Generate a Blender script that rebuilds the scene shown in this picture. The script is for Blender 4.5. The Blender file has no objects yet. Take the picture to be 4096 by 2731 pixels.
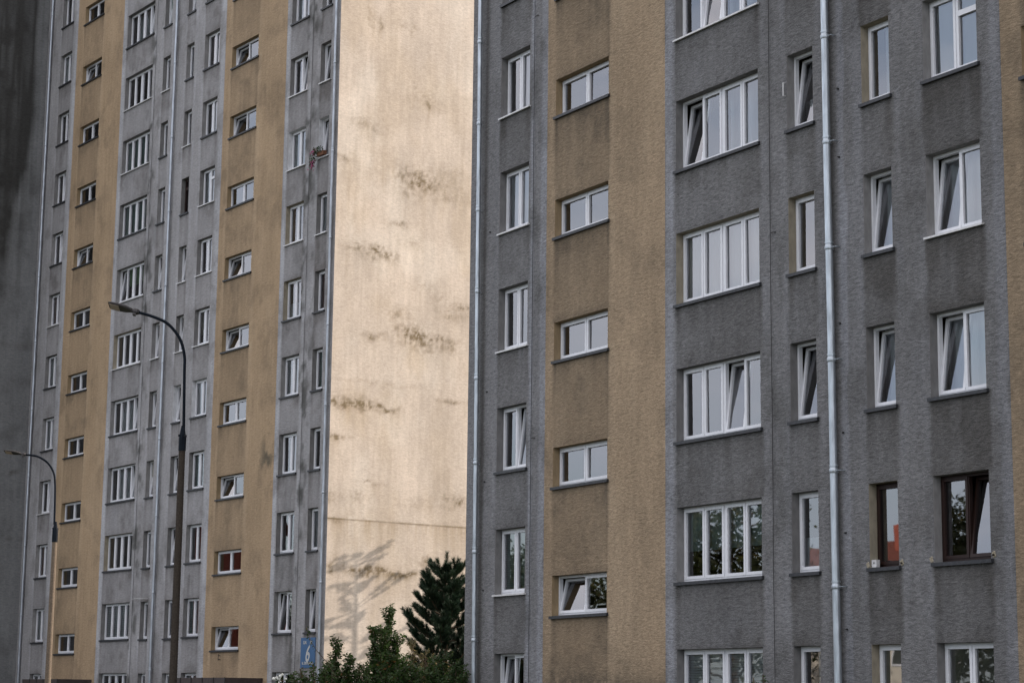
import bpy, math, random
import numpy as np
from mathutils import Vector, Matrix
R_=math.radians
scene=bpy.context.scene
col=scene.collection
GZ=-1.7                       # ground height below the camera

# ------------------------------------------------------------------ camera
PITCH,ROLL,FPX=R_(9.92888),R_(-0.684897),8315.338
cd=bpy.data.cameras.new('camera'); cam=bpy.data.objects.new('camera',cd); col.objects.link(cam)
cd.sensor_width=36; cd.sensor_fit='HORIZONTAL'; cd.lens=36*FPX/4096
cd.clip_start=.1; cd.clip_end=3000
r0=Vector((1,0,0)); u0=Vector((0,-math.sin(PITCH),math.cos(PITCH))); f0=Vector((0,math.cos(PITCH),math.sin(PITCH)))
c,s=math.cos(ROLL),math.sin(ROLL)
rr=c*r0-s*u0; uu=s*r0+c*u0
cam.matrix_world=Matrix((rr,uu,-f0)).transposed().to_4x4()
scene.camera=cam

# ------------------------------------------------------------------ light
SUN_AZ=R_(14.0)       # counter-clockwise from +X
SUN_EL=R_(25.0)
w=bpy.data.worlds.new("World"); scene.world=w; w.use_nodes=True
nt=w.node_tree; N=nt.nodes; Lk=nt.links
bg=N['Background']
sky=N.new('ShaderNodeTexSky'); sky.sky_type='NISHITA'; sky.sun_disc=False
sky.sun_elevation=SUN_EL; sky.sun_rotation=math.pi/2-SUN_AZ
sky.dust_density=2.0; sky.air_density=1.0
tc=N.new('ShaderNodeTexCoord'); mp=N.new('ShaderNodeMapping'); mp.inputs['Scale'].default_value=(1.6,1.6,5)
nz=N.new('ShaderNodeTexNoise'); nz.inputs['Scale'].default_value=1.7; nz.inputs['Detail'].default_value=6; nz.inputs['Roughness'].default_value=.55
rp=N.new('ShaderNodeValToRGB'); rp.color_ramp.elements[0].position=.36; rp.color_ramp.elements[0].color=(.25,.25,.25,1); rp.color_ramp.elements[1].position=.62; rp.color_ramp.elements[1].color=(.95,.95,.95,1)
mx=N.new('ShaderNodeMix'); mx.data_type='RGBA'; mx.inputs['B'].default_value=(8.3,8.2,8.6,1)
sx=N.new('ShaderNodeSeparateXYZ'); Lk.new(tc.outputs['Generated'],sx.inputs[0])
cr=N.new('ShaderNodeValToRGB'); q=cr.color_ramp.elements; q[0].position=.03; q[0].color=(.50,.56,.66,1); q[1].position=.32; q[1].color=(.93,.88,.89,1)
k9=N.new('ShaderNodeVectorMath'); k9.operation='SCALE'; k9.inputs['Scale'].default_value=9.6
Lk.new(sx.outputs['Z'],cr.inputs['Fac']); Lk.new(cr.outputs['Color'],k9.inputs[0]); Lk.new(k9.outputs['Vector'],mx.inputs['B'])
Lk.new(tc.outputs['Generated'],mp.inputs['Vector']); Lk.new(mp.outputs['Vector'],nz.inputs['Vector'])
Lk.new(nz.outputs['Fac'],rp.inputs['Fac']); Lk.new(rp.outputs['Color'],mx.inputs['Factor'])
Lk.new(sky.outputs['Color'],mx.inputs['A']); Lk.new(mx.outputs['Result'],bg.inputs['Color'])
bg.inputs['Strength'].default_value=.15
sd=bpy.data.lights.new('sun','SUN'); sd.energy=4.1; sd.angle=R_(.5); sd.color=(1.0,.89,.79)
so=bpy.data.objects.new('sun',sd); col.objects.link(so)
sv=Vector((math.cos(SUN_EL)*math.cos(SUN_AZ),math.cos(SUN_EL)*math.sin(SUN_AZ),math.sin(SUN_EL)))
so.rotation_euler=sv.to_track_quat('Z','Y').to_euler(); so.location=sv*200
vs=scene.view_settings; scene.display_settings.display_device='sRGB'
vs.view_transform='Standard'; vs.look='None'; vs.exposure=0.70; vs.gamma=1
try: vs.use_curve_mapping=False
except Exception: pass
scene.cycles.max_bounces=6; scene.cycles.transparent_max_bounces=12
scene.cycles.diffuse_bounces=3; scene.cycles.glossy_bounces=3

# ------------------------------------------------------------------ helpers
def empty(name,loc,rz=0,label=None,cat=None,group=None):
    o=bpy.data.objects.new(name,None); col.objects.link(o); o.location=loc; o.rotation_euler=(0,0,rz); o.empty_display_size=.3
    tag(o,label,cat,group); return o
def tag(o,label=None,cat=None,group=None,kind=None):
    if label:o['label']=label
    if cat:o['category']=cat
    if group:o['group']=group
    if kind:o['kind']=kind
    return o
def link(name,me,parent=None,loc=(0,0,0),rot=(0,0,0)):
    o=bpy.data.objects.new(name,me); col.objects.link(o)
    if parent: o.parent=parent
    o.location=loc; o.rotation_euler=rot; return o
class MB:
    def __init__(s): s.v=[];s.f=[];s.m=[];s.sm=[]
    def add(s,vs,fs,mi=0,smooth=False):
        b=len(s.v); s.v+= [tuple(p) for p in vs]
        for f in fs: s.f.append(tuple(i+b for i in f)); s.m.append(mi); s.sm.append(smooth)
    def box(s,x0,x1,y0,y1,z0,z1,mi=0):
        s.add([(x0,y0,z0),(x1,y0,z0),(x1,y1,z0),(x0,y1,z0),(x0,y0,z1),(x1,y0,z1),(x1,y1,z1),(x0,y1,z1)],
              [(0,3,2,1),(4,5,6,7),(0,1,5,4),(1,2,6,5),(2,3,7,6),(3,0,4,7)],mi)
    def quad(s,a,b,c,d,mi=0): s.add([a,b,c,d],[(0,1,2,3)],mi)
    def tube(s,pts,rs,n=10,mi=0,caps=True,smooth=True):
        pts=[Vector(p) for p in pts]
        if not hasattr(rs,'__len__'): rs=[rs]*len(pts)
        rings=[];ref=None
        for i,p in enumerate(pts):
            d=(pts[min(i+1,len(pts)-1)]-pts[max(i-1,0)]).normalized()
            if ref is None: ref=Vector((0,0,1)) if abs(d.z)<.9 else Vector((1,0,0))
            a=d.cross(ref)
            if a.length<1e-4: a=d.cross(Vector((.3,1,.2)))
            a.normalize(); b=a.cross(d).normalized(); ref=b.cross(a)*0+ref
            rings.append([p+(a*math.cos(t)+b*math.sin(t))*rs[i] for t in [2*math.pi*k/n for k in range(n)]])
        vs=[q for r in rings for q in r]; fs=[]
        for i in range(len(pts)-1):
            for k in range(n): fs.append((i*n+k,(i+1)*n+k,(i+1)*n+(k+1)%n,i*n+(k+1)%n))
        s.add(vs,fs,mi,smooth)
        if caps:
            s.add(rings[0],[tuple(range(n))],mi); s.add(rings[-1],[tuple(range(n-1,-1,-1))],mi)
    def mesh(s,name,mats):
        me=bpy.data.meshes.new(name); me.from_pydata(s.v,[],s.f)
        if not isinstance(mats,(list,tuple)): mats=[mats]
        for m in mats: me.materials.append(m)
        if len(mats)>1: me.polygons.foreach_set('material_index',s.m)
        me.polygons.foreach_set('use_smooth',s.sm)
        me.update(); return me
    def build(s,name,mats,parent=None,loc=(0,0,0),rot=(0,0,0)): return link(name,s.mesh(name,mats),parent,loc,rot)

# vectorised value noise
def _h(i,j,seed):
    n=(i.astype(np.int64)*374761393+j.astype(np.int64)*668265263+seed*1442695041)&0xffffffff
    n=((n^(n>>13))*1274126177)&0xffffffff
    return ((n^(n>>16))&0xffff)/65535.
def vn(x,y,seed=0):
    x=np.asarray(x,float);y=np.asarray(y,float); i=np.floor(x);j=np.floor(y);u=x-i;v=y-j;u=u*u*(3-2*u);v=v*v*(3-2*v)
    a=_h(i,j,seed);b=_h(i+1,j,seed);c_=_h(i,j+1,seed);d=_h(i+1,j+1,seed)
    return (a*(1-u)+b*u)*(1-v)+(c_*(1-u)+d*u)*v
def fbm(x,y,seed=0,o=4):
    r=0;a=.5;t=0
    for k in range(o): r=r+a*vn(x*2**k,y*2**k,seed+k*17); t+=a; a*=.5
    return r/t
def sst(a,b,x): t=np.clip((x-a)/(b-a),0,1); return t*t*(3-2*t)

# ------------------------------------------------------------------ materials
def mat(name,color=(.5,.5,.5),rough=.7,metal=0,spec=.3):
    m=bpy.data.materials.new(name); m.use_nodes=True; p=m.node_tree.nodes['Principled BSDF']
    p.inputs['Base Color'].default_value=(*color,1); p.inputs['Roughness'].default_value=rough; p.inputs['Metallic'].default_value=metal
    p.inputs['Specular IOR Level'].default_value=spec
    return m
def noisy(m,scale=6,amt=.25,mapscale=(1,1,1),bump=0,bscale=None,detail=4):
    nt=m.node_tree;N=nt.nodes;L=nt.links;p=N['Principled BSDF']; base=tuple(p.inputs['Base Color'].default_value)
    tc=N.new('ShaderNodeTexCoord');mp=N.new('ShaderNodeMapping');mp.inputs['Scale'].default_value=mapscale
    nz=N.new('ShaderNodeTexNoise');nz.inputs['Scale'].default_value=scale;nz.inputs['Detail'].default_value=detail
    L.new(tc.outputs['Object'],mp.inputs['Vector']);L.new(mp.outputs['Vector'],nz.inputs['Vector'])
    mr=N.new('ShaderNodeMapRange');mr.inputs['From Min'].default_value=.25;mr.inputs['From Max'].default_value=.75;mr.inputs['To Min'].default_value=1-amt;mr.inputs['To Max'].default_value=1+amt
    L.new(nz.outputs['Fac'],mr.inputs['Value'])
    vm=N.new('ShaderNodeVectorMath');vm.operation='SCALE';vm.inputs[0].default_value=base[:3];L.new(mr.outputs['Result'],vm.inputs['Scale'])
    L.new(vm.outputs['Vector'],p.inputs['Base Color'])
    if bump:
        b=N.new('ShaderNodeBump');b.inputs['Strength'].default_value=1;b.inputs['Distance'].default_value=bump
        L.new(nz.outputs['Fac'],b.inputs['Height']);L.new(b.outputs['Normal'],p.inputs['Normal'])
    return m
def plaster(name,base,dirt_shade,lite,mould,amt=.13,bump=.012,grain=1.0,rake=.35):
    """stucco: trowel marks, grain, vertical weathering, painted wear read from the 'wear' attribute"""
    m=bpy.data.materials.new(name);m.use_nodes=True;nt=m.node_tree;N=nt.nodes;L=nt.links;p=N['Principled BSDF']
    p.inputs['Roughness'].default_value=.92;p.inputs['Specular IOR Level'].default_value=.15
    tc=N.new('ShaderNodeTexCoord')
    def noise(rot,scl,sc,det,ro=.55,dist=0):
        mp=N.new('ShaderNodeMapping');mp.inputs['Rotation'].default_value=(0,rot,0);mp.inputs['Scale'].default_value=scl
        L.new(tc.outputs['Object'],mp.inputs['Vector']);nz=N.new('ShaderNodeTexNoise')
        nz.inputs['Scale'].default_value=sc;nz.inputs['Detail'].default_value=det;nz.inputs['Roughness'].default_value=ro;nz.inputs['Distortion'].default_value=dist
        L.new(mp.outputs['Vector'],nz.inputs['Vector']);return nz.outputs['Fac']
    def rng(v,a,b,lo=.3,hi=.7):
        r=N.new('ShaderNodeMapRange');r.inputs['From Min'].default_value=lo;r.inputs['From Max'].default_value=hi;r.inputs['To Min'].default_value=a;r.inputs['To Max'].default_value=b
        L.new(v,r.inputs['Value']);return r.outputs['Result']
    def mul(a,b):
        x=N.new('ShaderNodeMath');x.operation='MULTIPLY';L.new(a,x.inputs[0]);L.new(b,x.inputs[1]);return x.outputs[0]
    trow=noise(R_(-7),(1,1,3.0),8.0*grain,4,.62,.8)        # trowel strokes, raked sideways
    fine=noise(0,(1,1,1.6),38*grain,3,.7)
    big=noise(0,(1,1,.55),.55,4,.6)
    drip=noise(0,(1,1,.09),5.5,4,.6)
    v=mul(mul(rng(trow,1-amt,1+amt),rng(fine,1-amt*.9,1+amt*.9)),mul(rng(big,.85,1.13),rng(drip,.91,1.07)))
    at=N.new('ShaderNodeAttribute');at.attribute_name='wear';sp=N.new('ShaderNodeSeparateColor');L.new(at.outputs['Color'],sp.inputs['Color'])
    def mixc(a,bcol,fac):
        x=N.new('ShaderNodeMix');x.data_type='RGBA'
        if isinstance(a,tuple): x.inputs['A'].default_value=(*a,1)
        else: L.new(a,x.inputs['A'])
        x.inputs['B'].default_value=(*bcol,1);L.new(fac,x.inputs['Factor']);return x.outputs['Result']
    c1=mixc(base,lite,sp.outputs['Green']); c2=mixc(c1,dirt_shade,sp.outputs['Red']); c3=mixc(c2,mould,sp.outputs['Blue'])
    vm=N.new('ShaderNodeVectorMath');vm.operation='SCALE';L.new(c3,vm.inputs[0]);L.new(v,vm.inputs['Scale']);L.new(vm.outputs['Vector'],p.inputs['Base Color'])
    ad=N.new('ShaderNodeMath');ad.operation='MULTIPLY_ADD';L.new(fine,ad.inputs[0]);ad.inputs[1].default_value=.35;L.new(trow,ad.inputs[2])
    b=N.new('ShaderNodeBump');b.inputs['Strength'].default_value=1;b.inputs['Distance'].default_value=bump;L.new(ad.outputs[0],b.inputs['Height']);L.new(b.outputs['Normal'],p.inputs['Normal'])
    return m
M={}
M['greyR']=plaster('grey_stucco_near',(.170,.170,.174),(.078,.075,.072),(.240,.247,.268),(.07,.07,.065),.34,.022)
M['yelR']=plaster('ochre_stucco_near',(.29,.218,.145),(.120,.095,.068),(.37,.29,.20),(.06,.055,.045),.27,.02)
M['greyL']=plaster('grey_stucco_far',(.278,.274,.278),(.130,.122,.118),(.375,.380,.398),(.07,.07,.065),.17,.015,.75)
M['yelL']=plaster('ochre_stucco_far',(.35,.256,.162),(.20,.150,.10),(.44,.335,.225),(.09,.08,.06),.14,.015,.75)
M['cream']=plaster('cream_gable_render',(.455,.391,.328),(.33,.265,.19),(.56,.505,.44),(.155,.118,.072),.15,.005,.9)
M['dark']=plaster('weathered_gable_render',(.16,.165,.168),(.042,.042,.040),(.19,.19,.19),(.05,.045,.035),.20,.012,.8)
for k,c_ in dict(grey=(.17,.167,.165),yellow=(.27,.20,.12),white=(.55,.56,.58),beige=(.27,.24,.185),pale=(.22,.217,.215)).items():
    M['rev_'+k]=noisy(mat('reveal_plaster_'+k,c_,.9,0,.15),9,.22,(1,1,.5),.004)
M['pvc']=noisy(mat('white_window_plastic',(.64,.65,.68),.35,0,.4),14,.05)
M['brown']=noisy(mat('dark_brown_window_wood',(.018,.008,.006),.5,0,.25),20,.25,(1,1,.1))
M['sill_dark']=noisy(mat('dark_sheet_metal_sill',(.036,.038,.043),.5,.2,.3),14,.35,(1,1,1),.003)
M['sill_white']=noisy(mat('pale_sheet_metal_sill',(.52,.52,.52),.45,.1,.4),12,.18)
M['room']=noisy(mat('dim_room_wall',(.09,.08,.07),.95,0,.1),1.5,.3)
M['zinc']=None
def zinc(name,c_):
    m=mat(name,c_,.42,.75,.5); noisy(m,7,.32,(2.2,2.2,.35),.0015,detail=6); return m
M['zinc']=zinc('galvanised_zinc',(.40,.44,.475))
M['zincL']=zinc('painted_zinc_pipe',(.36,.39,.43))
M['steel']=noisy(mat('dark_blue_painted_steel',(.005,.008,.013),.55,0,.08),10,.3)
M['conc']=noisy(mat('ribbed_concrete_post',(.042,.034,.027),.9,0,.2),30,.4,(1,1,1),.004)  # post concrete with the near lamp's shade put into the colour
M['conc_far']=noisy(mat('pale_ribbed_concrete_post',(.15,.118,.088),.9,0,.2),30,.4,(1,1,1),.004)  # same concrete, paled so the colour carries the sunlight on the far post
M['lamphead']=noisy(mat('lamp_housing_grey',(.045,.042,.042),.5,.3,.4),20,.15)
M['lens']=mat('lamp_lens',(.50,.40,.33),.35,0,.5)
M['wire']=mat('weathered_wire',(.035,.035,.035),.7,.3,.3)
M['canopy']=noisy(mat('brown_canopy_sheet',(.05,.038,.036),.55,.1,.3),5,.3,(4,1,1))
M['signblue']=noisy(mat('blue_enamel_plate',(.02,.085,.20),.4,0,.5),5,.12)
M['signwhite']=mat('white_sign_lettering',(.42,.42,.41),.5)
M['asphalt']=noisy(mat('asphalt_ground',(.055,.054,.052),.95,0,.2),3,.3)
M['grass']=noisy(mat('mown_grass',(.060,.062,.044),.95,0,.1),4,.4)
M['bark']=noisy(mat('tree_bark',(.09,.065,.045),.95,0,.1),12,.4,(1,1,.3),.01)
M['brick']=noisy(mat('red_brick_wall',(.36,.11,.075),.9,0,.2),8,.3,(1,1,3))
M['rooftile']=noisy(mat('red_roof_tiles',(.17,.06,.042),.8,0,.2),10,.3)
M['housewall']=noisy(mat('cream_house_wall',(.6,.55,.46),.9,0,.2),3,.12)
M['flat_roof']=noisy(mat('bitumen_roof',(.06,.06,.06),.9,0,.2),2,.3)
M['terracotta']=noisy(mat('terracotta_pot',(.16,.075,.045),.8,0,.2),20,.2)

def glass(name,ior=2.55,tint=(.82,.86,.86)):
    m=bpy.data.materials.new(name);m.use_nodes=True;nt=m.node_tree;N=nt.nodes;L=nt.links;N.remove(N['Principled BSDF'])
    o=N['Material Output'];fr=N.new('ShaderNodeFresnel');fr.inputs['IOR'].default_value=ior
    tr=N.new('ShaderNodeBsdfTransparent');tr.inputs['Color'].default_value=(*tint,1)
    gl=N.new('ShaderNodeBsdfGlossy');gl.inputs['Roughness'].default_value=.015;gl.inputs['Color'].default_value=(.95,.96,1,1)
    oi=N.new('ShaderNodeObjectInfo');tc=N.new('ShaderNodeTexCoord');vm=N.new('ShaderNodeVectorMath');vm.operation='ADD'
    sc=N.new('ShaderNodeVectorMath');sc.operation='SCALE';cb=N.new('ShaderNodeCombineXYZ')
    for i in range(3): L.new(oi.outputs['Random'],cb.inputs[i])
    L.new(cb.outputs[0],sc.inputs[0]);sc.inputs['Scale'].default_value=57.
    L.new(tc.outputs['Object'],vm.inputs[0]);L.new(sc.outputs[0],vm.inputs[1])
    nz=N.new('ShaderNodeTexNoise');nz.inputs['Scale'].default_value=1.6;nz.inputs['Detail'].default_value=1;L.new(vm.outputs[0],nz.inputs['Vector'])
    b=N.new('ShaderNodeBump');b.inputs['Strength'].default_value=1;b.inputs['Distance'].default_value=.0011;L.new(nz.outputs['Fac'],b.inputs['Height'])
    L.new(b.outputs['Normal'],gl.inputs['Normal'])
    mx=N.new('ShaderNodeMixShader');L.new(fr.outputs[0],mx.inputs[0]);L.new(tr.outputs[0],mx.inputs[1]);L.new(gl.outputs[0],mx.inputs[2]);L.new(mx.outputs[0],o.inputs['Surface'])
    return m
M['glass']=glass('window_glass')
def cloth(name,c_,tr=.4):
    m=bpy.data.materials.new(name);m.use_nodes=True;nt=m.node_tree;N=nt.nodes;L=nt.links;N.remove(N['Principled BSDF'])
    a=N.new('ShaderNodeBsdfDiffuse');b=N.new('ShaderNodeBsdfTranslucent');a.inputs['Color'].default_value=b.inputs['Color'].default_value=(*c_,1)
    mx=N.new('ShaderNodeMixShader');mx.inputs[0].default_value=tr;L.new(a.outputs[0],mx.inputs[1]);L.new(b.outputs[0],mx.inputs[2]);L.new(mx.outputs[0],N['Material Output'].inputs['Surface'])
    return m
M['sheer']=cloth('sheer_white_curtain',(.85,.87,.90),.3)
M['drape']=cloth('brown_drape',(.22,.10,.07),.1)
M['greyblind']=cloth('grey_green_blind',(.33,.42,.40),.1)
M['palebl']=cloth('pale_blind',(.68,.70,.72),.1)
M['greenbl']=cloth('green_roller_blind',(.28,.42,.22),.2)
M['rollerbl']=cloth('olive_roller_blind',(.32,.31,.26),.2)
def leafmat(name,c1,c2,c3,tr=.35):
    m=bpy.data.materials.new(name);m.use_nodes=True;nt=m.node_tree;N=nt.nodes;L=nt.links;p=N['Principled BSDF']
    at=N.new('ShaderNodeAttribute');at.attribute_name='tone';rp=N.new('ShaderNodeValToRGB')
    e=rp.color_ramp.elements;e[0].position=0;e[0].color=(*c1,1);e[1].position=1;e[1].color=(*c3,1);k=e.new(.8);k.color=(*c2,1)
    L.new(at.outputs['Fac'],rp.inputs['Fac']);L.new(rp.outputs['Color'],p.inputs['Base Color']);p.inputs['Roughness'].default_value=.55;p.inputs['Specular IOR Level'].default_value=.3
    t=N.new('ShaderNodeBsdfTranslucent');L.new(rp.outputs['Color'],t.inputs['Color']);mx=N.new('ShaderNodeMixShader');mx.inputs[0].default_value=tr
    L.new(p.outputs[0],mx.inputs[1]);L.new(t.outputs[0],mx.inputs[2]);L.new(mx.outputs[0],N['Material Output'].inputs['Surface']);return m
M['leaf']=leafmat('shrub_leaves',(.016,.038,.010),(.05,.088,.018),(.15,.075,.025))
M['leaf2']=leafmat('olive_shrub_leaves',(.05,.05,.022),(.12,.105,.04),(.26,.19,.07))
M['needle']=leafmat('pine_needles',(.012,.028,.016),(.022,.045,.022),(.045,.06,.02),.15)
M['treeleaf']=leafmat('tree_leaves',(.015,.025,.006),(.045,.05,.010),(.16,.11,.02),.25)
M['petal']=mat('white_petals',(.75,.75,.70),.7)
M['pink']=mat('pink_petals',(.26,.06,.13),.7)

# ------------------------------------------------------------------ facade data (metres along the wall, heights above camera)
AR,DR=R_(59.06218055),24.190463753
AL,DL=R_(54.86722202),35.853189794
H=2.8
COL={
'R1':(-40.991,-39.689,17.956,16.467,2,'grey'),'R2':(-38.546,-36.391,16.796,15.918,2,'yellow'),'R3':(-33.881,-31.132,15.133,13.640,4,'grey'),
'R4':(-30.230,-29.460,15.133,13.649,1,'grey'),'R5':(-28.073,-27.316,15.123,13.635,1,'grey'),'R6':(-26.427,-25.091,15.118,13.644,2,'grey'),
'R7':(-24.060,-21.91,13.996+2.8,13.118+2.8,2,'yellow'),
'L1':(-87.258,-85.997,31.934,30.474,2,'grey'),'L2':(-84.686,-82.637,30.780,29.944,2,'yellow'),'L3':(-80.025,-77.369,29.110,27.642,4,'grey'),
'L4':(-76.340,-75.669,29.083,27.612,1,'grey'),'L5':(-74.171,-73.503,29.077,27.598,1,'grey'),'L6':(-72.547,-71.275,29.084,27.627,2,'grey'),
'L7':(-70.149,-68.002,27.952,27.078,2,'yellow'),'L8':(-65.410,-64.123,26.270,24.805,2,'grey'),'L9':(-63.169,-62.448,26.276,24.799,1,'grey')}
ROWS={'R1':(0,6),'R2':(0,5),'R3':(0,5),'R4':(0,5),'R5':(0,5),'R6':(0,5),'R7':(1,5),
'L1':(0,11),'L2':(0,10),'L3':(0,10),'L4':(0,10),'L5':(0,10),'L6':(0,10),'L7':(0,9),'L8':(0,9),'L9':(0,8)}
W={}
def S(key,ks,**kw):
    for k in ks: W.setdefault((key,k),{}).update(kw)
# sills that are pale
S('R1',(1,2,3,5),sill='white');S('R3',(0,),sill='white');S('L1',(5,8),sill='white');S('L3',(1,2,4,5),sill='white')
S('L4',(1,5),sill='white');S('L5',(2,4,5),sill='white');S('L6',(3,4,5),sill='white');S('L8',(1,2,3),sill='white');S('L9',(1,2,3),sill='white');S('R6',(2,),sill='white')
# tilted sashes
S('R1',(4,),tilt=(1,));S('R1',(6,),tilt=(0,));S('R2',(5,),tilt=(0,));S('R3',(0,),tilt=(1,));S('R3',(1,),tilt=(0,));S('R3',(3,),tilt=(2,))
S('R4',(1,3),tilt=(0,));S('R5',(2,3),tilt=(0,));S('R6',(2,3),tilt=(0,));S('R6',(4,),tilt=(1,))
S('L1',(3,4,8),tilt=(1,));S('L2',(1,4),tilt=(0,));S('L3',(0,6,7),tilt=(3,));S('L3',(4,),tilt=(0,));S('L4',(0,4,5,6,7),tilt=(0,));S('L5',(0,4,5,6,7,8),tilt=(0,))
S('L7',(1,2,4,5,7,9),tilt=(0,));S('L8',(1,),tilt=(1,));S('L8',(8,),tilt=(0,));S('L9',(1,2,8),tilt=(0,))
# woodwork, reveals
S('R5',(4,),col='brown');S('R6',(4,),col='brown');S('L5',(3,),col='brown',transom=True)
S('R6',(1,),transom=True,cur='blind');S('L6',(3,),transom=True)
S('L8',(2,),rev='white');S('L9',(2,),rev='white');S('L6',(6,),rev='white');S('L5',(6,),rev='white');S('R3',(2,),rev='beige');S('R4',(2,),rev='beige')
S('R5',(1,4,5),rev='beige');S('L8',(3,4),rev='beige');S('L3',(5,8),rev='beige')
# behind the glass
for k_,v_ in {('R1',0):'sheer',('R1',1):'sheer_r',('R1',2):'sheer',('R1',3):'none',('R1',4):'sheer_r',('R1',5):'blindg',('R1',6):'none',
 ('R3',0):'sheer_r',('R3',1):'sheer_r',('R3',2):'sheer',('R3',3):'none',('R3',4):'greyhalf',('R3',5):'palebl',('R4',1):'half',('R4',2):'none',('R4',3):'none',('R4',4):'half',
 ('R5',1):'sheer_r',('R5',2):'sheer',('R5',3):'sheer',('R5',4):'none',('R5',5):'roller',('R6',2):'sheer',('R6',3):'sheer',('R6',4):'none',('R6',5):'roller',
 ('L8',3):'drape',('L8',5):'blind',('L8',6):'sheer_r',('L9',5):'blindg',('L9',6):'none',('L8',7):'none',('L3',4):'greenr',('L8',8):'sheer_r',('L6',1):'sheer_r',('L6',4):'sheer_r',('L6',6):'sheer'}.items(): W.setdefault(k_,{})['cur']=v_

def door(): pass
CACHE={}
def cm(key,fn):
    if key not in CACHE: CACHE[key]=fn()
    return CACHE[key]
FY=.175          # depth of the frame's face behind the wall face
def ring(mb,x0,x1,z0,z1,wd,y0,y1):
    mb.box(x0,x0+wd,y0,y1,z0,z1);mb.box(x1-wd,x1,y0,y1,z0,z1)
    mb.box(x0+wd,x1-wd,y0,y1,z0,z0+wd);mb.box(x0+wd,x1-wd,y0,y1,z1-wd,z1)
rnd=random.Random(5)
def window(parent,x,z,w_,h_,n,band,spec,rich):
    pm=M['brown'] if spec.get('col')=='brown' else M['pvc']; pn='b' if pm is M['brown'] else 'w'
    w_=round(w_,3);h_=round(h_,3); FW=.05; b0=.03
    def fr():
        mb=MB(); ring(mb,.004,w_-.004,b0,h_-.004,FW,FY,FY+.08)
        lw=(w_-2*FW)/n
        for i in range(1,n):
            pw=.085 if (n==4 and i==2) else .04
            mb.box(FW+lw*i-pw/2,FW+lw*i+pw/2,FY,FY+.08,b0+FW,h_-FW)
        return mb.mesh('window_frame',pm)
    o=link('window',cm(('fr',w_,h_,n,pn),fr),parent,(x,0,z))
    # sill
    sc=spec.get('sill','dark'); sm=M['sill_'+sc]
    tk=.026 if sc=='white' else .052
    def sl():
        mb=MB()
        mb.add([(0.003,FY+.02,0),(w_-.003,FY+.02,0),(w_-.003,0,0),(.003,0,0),(0.003,FY+.02,b0-.001),(w_-.003,FY+.02,b0-.001),(w_-.003,-.0005,.012),(.003,-.0005,.012)],
           [(0,1,2,3),(4,7,6,5),(0,4,5,1),(2,6,7,3),(0,3,7,4),(1,5,6,2)])
        x0,x1=-.035,w_+.06;y0,y1=-.06,-.001
        mb.add([(x0,y1,-tk),(x1,y1,-tk),(x1,y0,-tk-.006),(x0,y0,-tk-.006),(x0,y1,.012),(x1,y1,.012),(x1,y0,.004),(x0,y0,.004)],
           [(0,1,2,3),(4,7,6,5),(0,4,5,1),(2,6,7,3),(0,3,7,4),(1,5,6,2)])
        return mb.mesh('sill',sm)
    so_=link('sill',cm(('sl',w_,sc),sl),o); so_.rotation_euler=(0,rnd.uniform(-.004,.004),0)
    # reveal
    rv=spec.get('rev',band if band=='yellow' else rnd.choice(['grey','grey','grey','pale']))
    def rvf():
        mb=MB(); d=FY+.04
        mb.quad((0,0,0),(0,d,0),(0,d,h_),(0,0,h_));mb.quad((w_,0,0),(w_,0,h_),(w_,d,h_),(w_,d,0));mb.quad((0,0,h_),(0,d,h_),(w_,d,h_),(w_,0,h_));mb.quad((0,0,-.0),(w_,0,-.0),(w_,d,-.0),(0,d,-.0))
        return mb.mesh('reveal',M['rev_'+rv])
    link('reveal',cm(('rv',w_,h_,rv),rvf),o)
    # room behind
    def rm():
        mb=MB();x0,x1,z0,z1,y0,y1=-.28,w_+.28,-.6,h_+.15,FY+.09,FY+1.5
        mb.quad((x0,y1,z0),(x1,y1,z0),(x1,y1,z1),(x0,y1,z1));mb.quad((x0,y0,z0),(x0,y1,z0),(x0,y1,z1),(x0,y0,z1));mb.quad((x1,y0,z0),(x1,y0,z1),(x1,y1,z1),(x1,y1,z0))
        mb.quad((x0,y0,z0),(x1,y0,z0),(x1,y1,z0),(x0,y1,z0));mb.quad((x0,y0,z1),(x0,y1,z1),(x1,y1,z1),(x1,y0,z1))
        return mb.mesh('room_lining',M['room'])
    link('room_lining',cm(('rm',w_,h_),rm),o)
    # sashes and panes
    lw=(w_-2*FW)/n; SW=.058
    for i in range(n):
        a=FW+lw*i; b=FW+lw*(i+1)
        if i>0: a+= (.0425 if (n==4 and i==2) else .02)-.012
        if i<n-1: b-= (.0425 if (n==4 and i==1) else .02)-.012
        if i==0: a-=.012
        if i==n-1: b+=.012
        z0=b0+FW-.012; z1=h_-FW+.008; wl=round(b-a,4); hl=round(z1-z0,4)
        tr=bool(spec.get('transom')) and i==n-1
        def sf():
            mb=MB(); ring(mb,0,wl,0,hl,SW,-.014,.05)
            if tr: mb.box(SW,wl-SW,-.014,.05,hl*.70,hl*.70+.10)
            return mb.mesh('sash',pm)
        def pf():
            mb=MB(); g=SW-.004; mb.quad((g,.03,g),(wl-g,.03,g),(wl-g,.03,hl-g),(g,.03,hl-g)); return mb.mesh('pane',M['glass'])
        ang=0
        if i in spec.get('tilt',()): ang=-R_(rnd.uniform(7.0,8.5)) if h_>1.2 else -R_(13)
        jit=(rnd.gauss(0,.0035),0,rnd.gauss(0,.0035))
        link('sash',cm(('sa',wl,hl,pn,tr),sf),o,(a,FY+.0,z0),(ang,0,0))
        link('pane',cm(('pa',wl,hl),pf),o,(a,FY+.0,z0),(ang+jit[0],0,jit[2]))
    # curtains and blinds
    cu=spec.get('cur')
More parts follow.
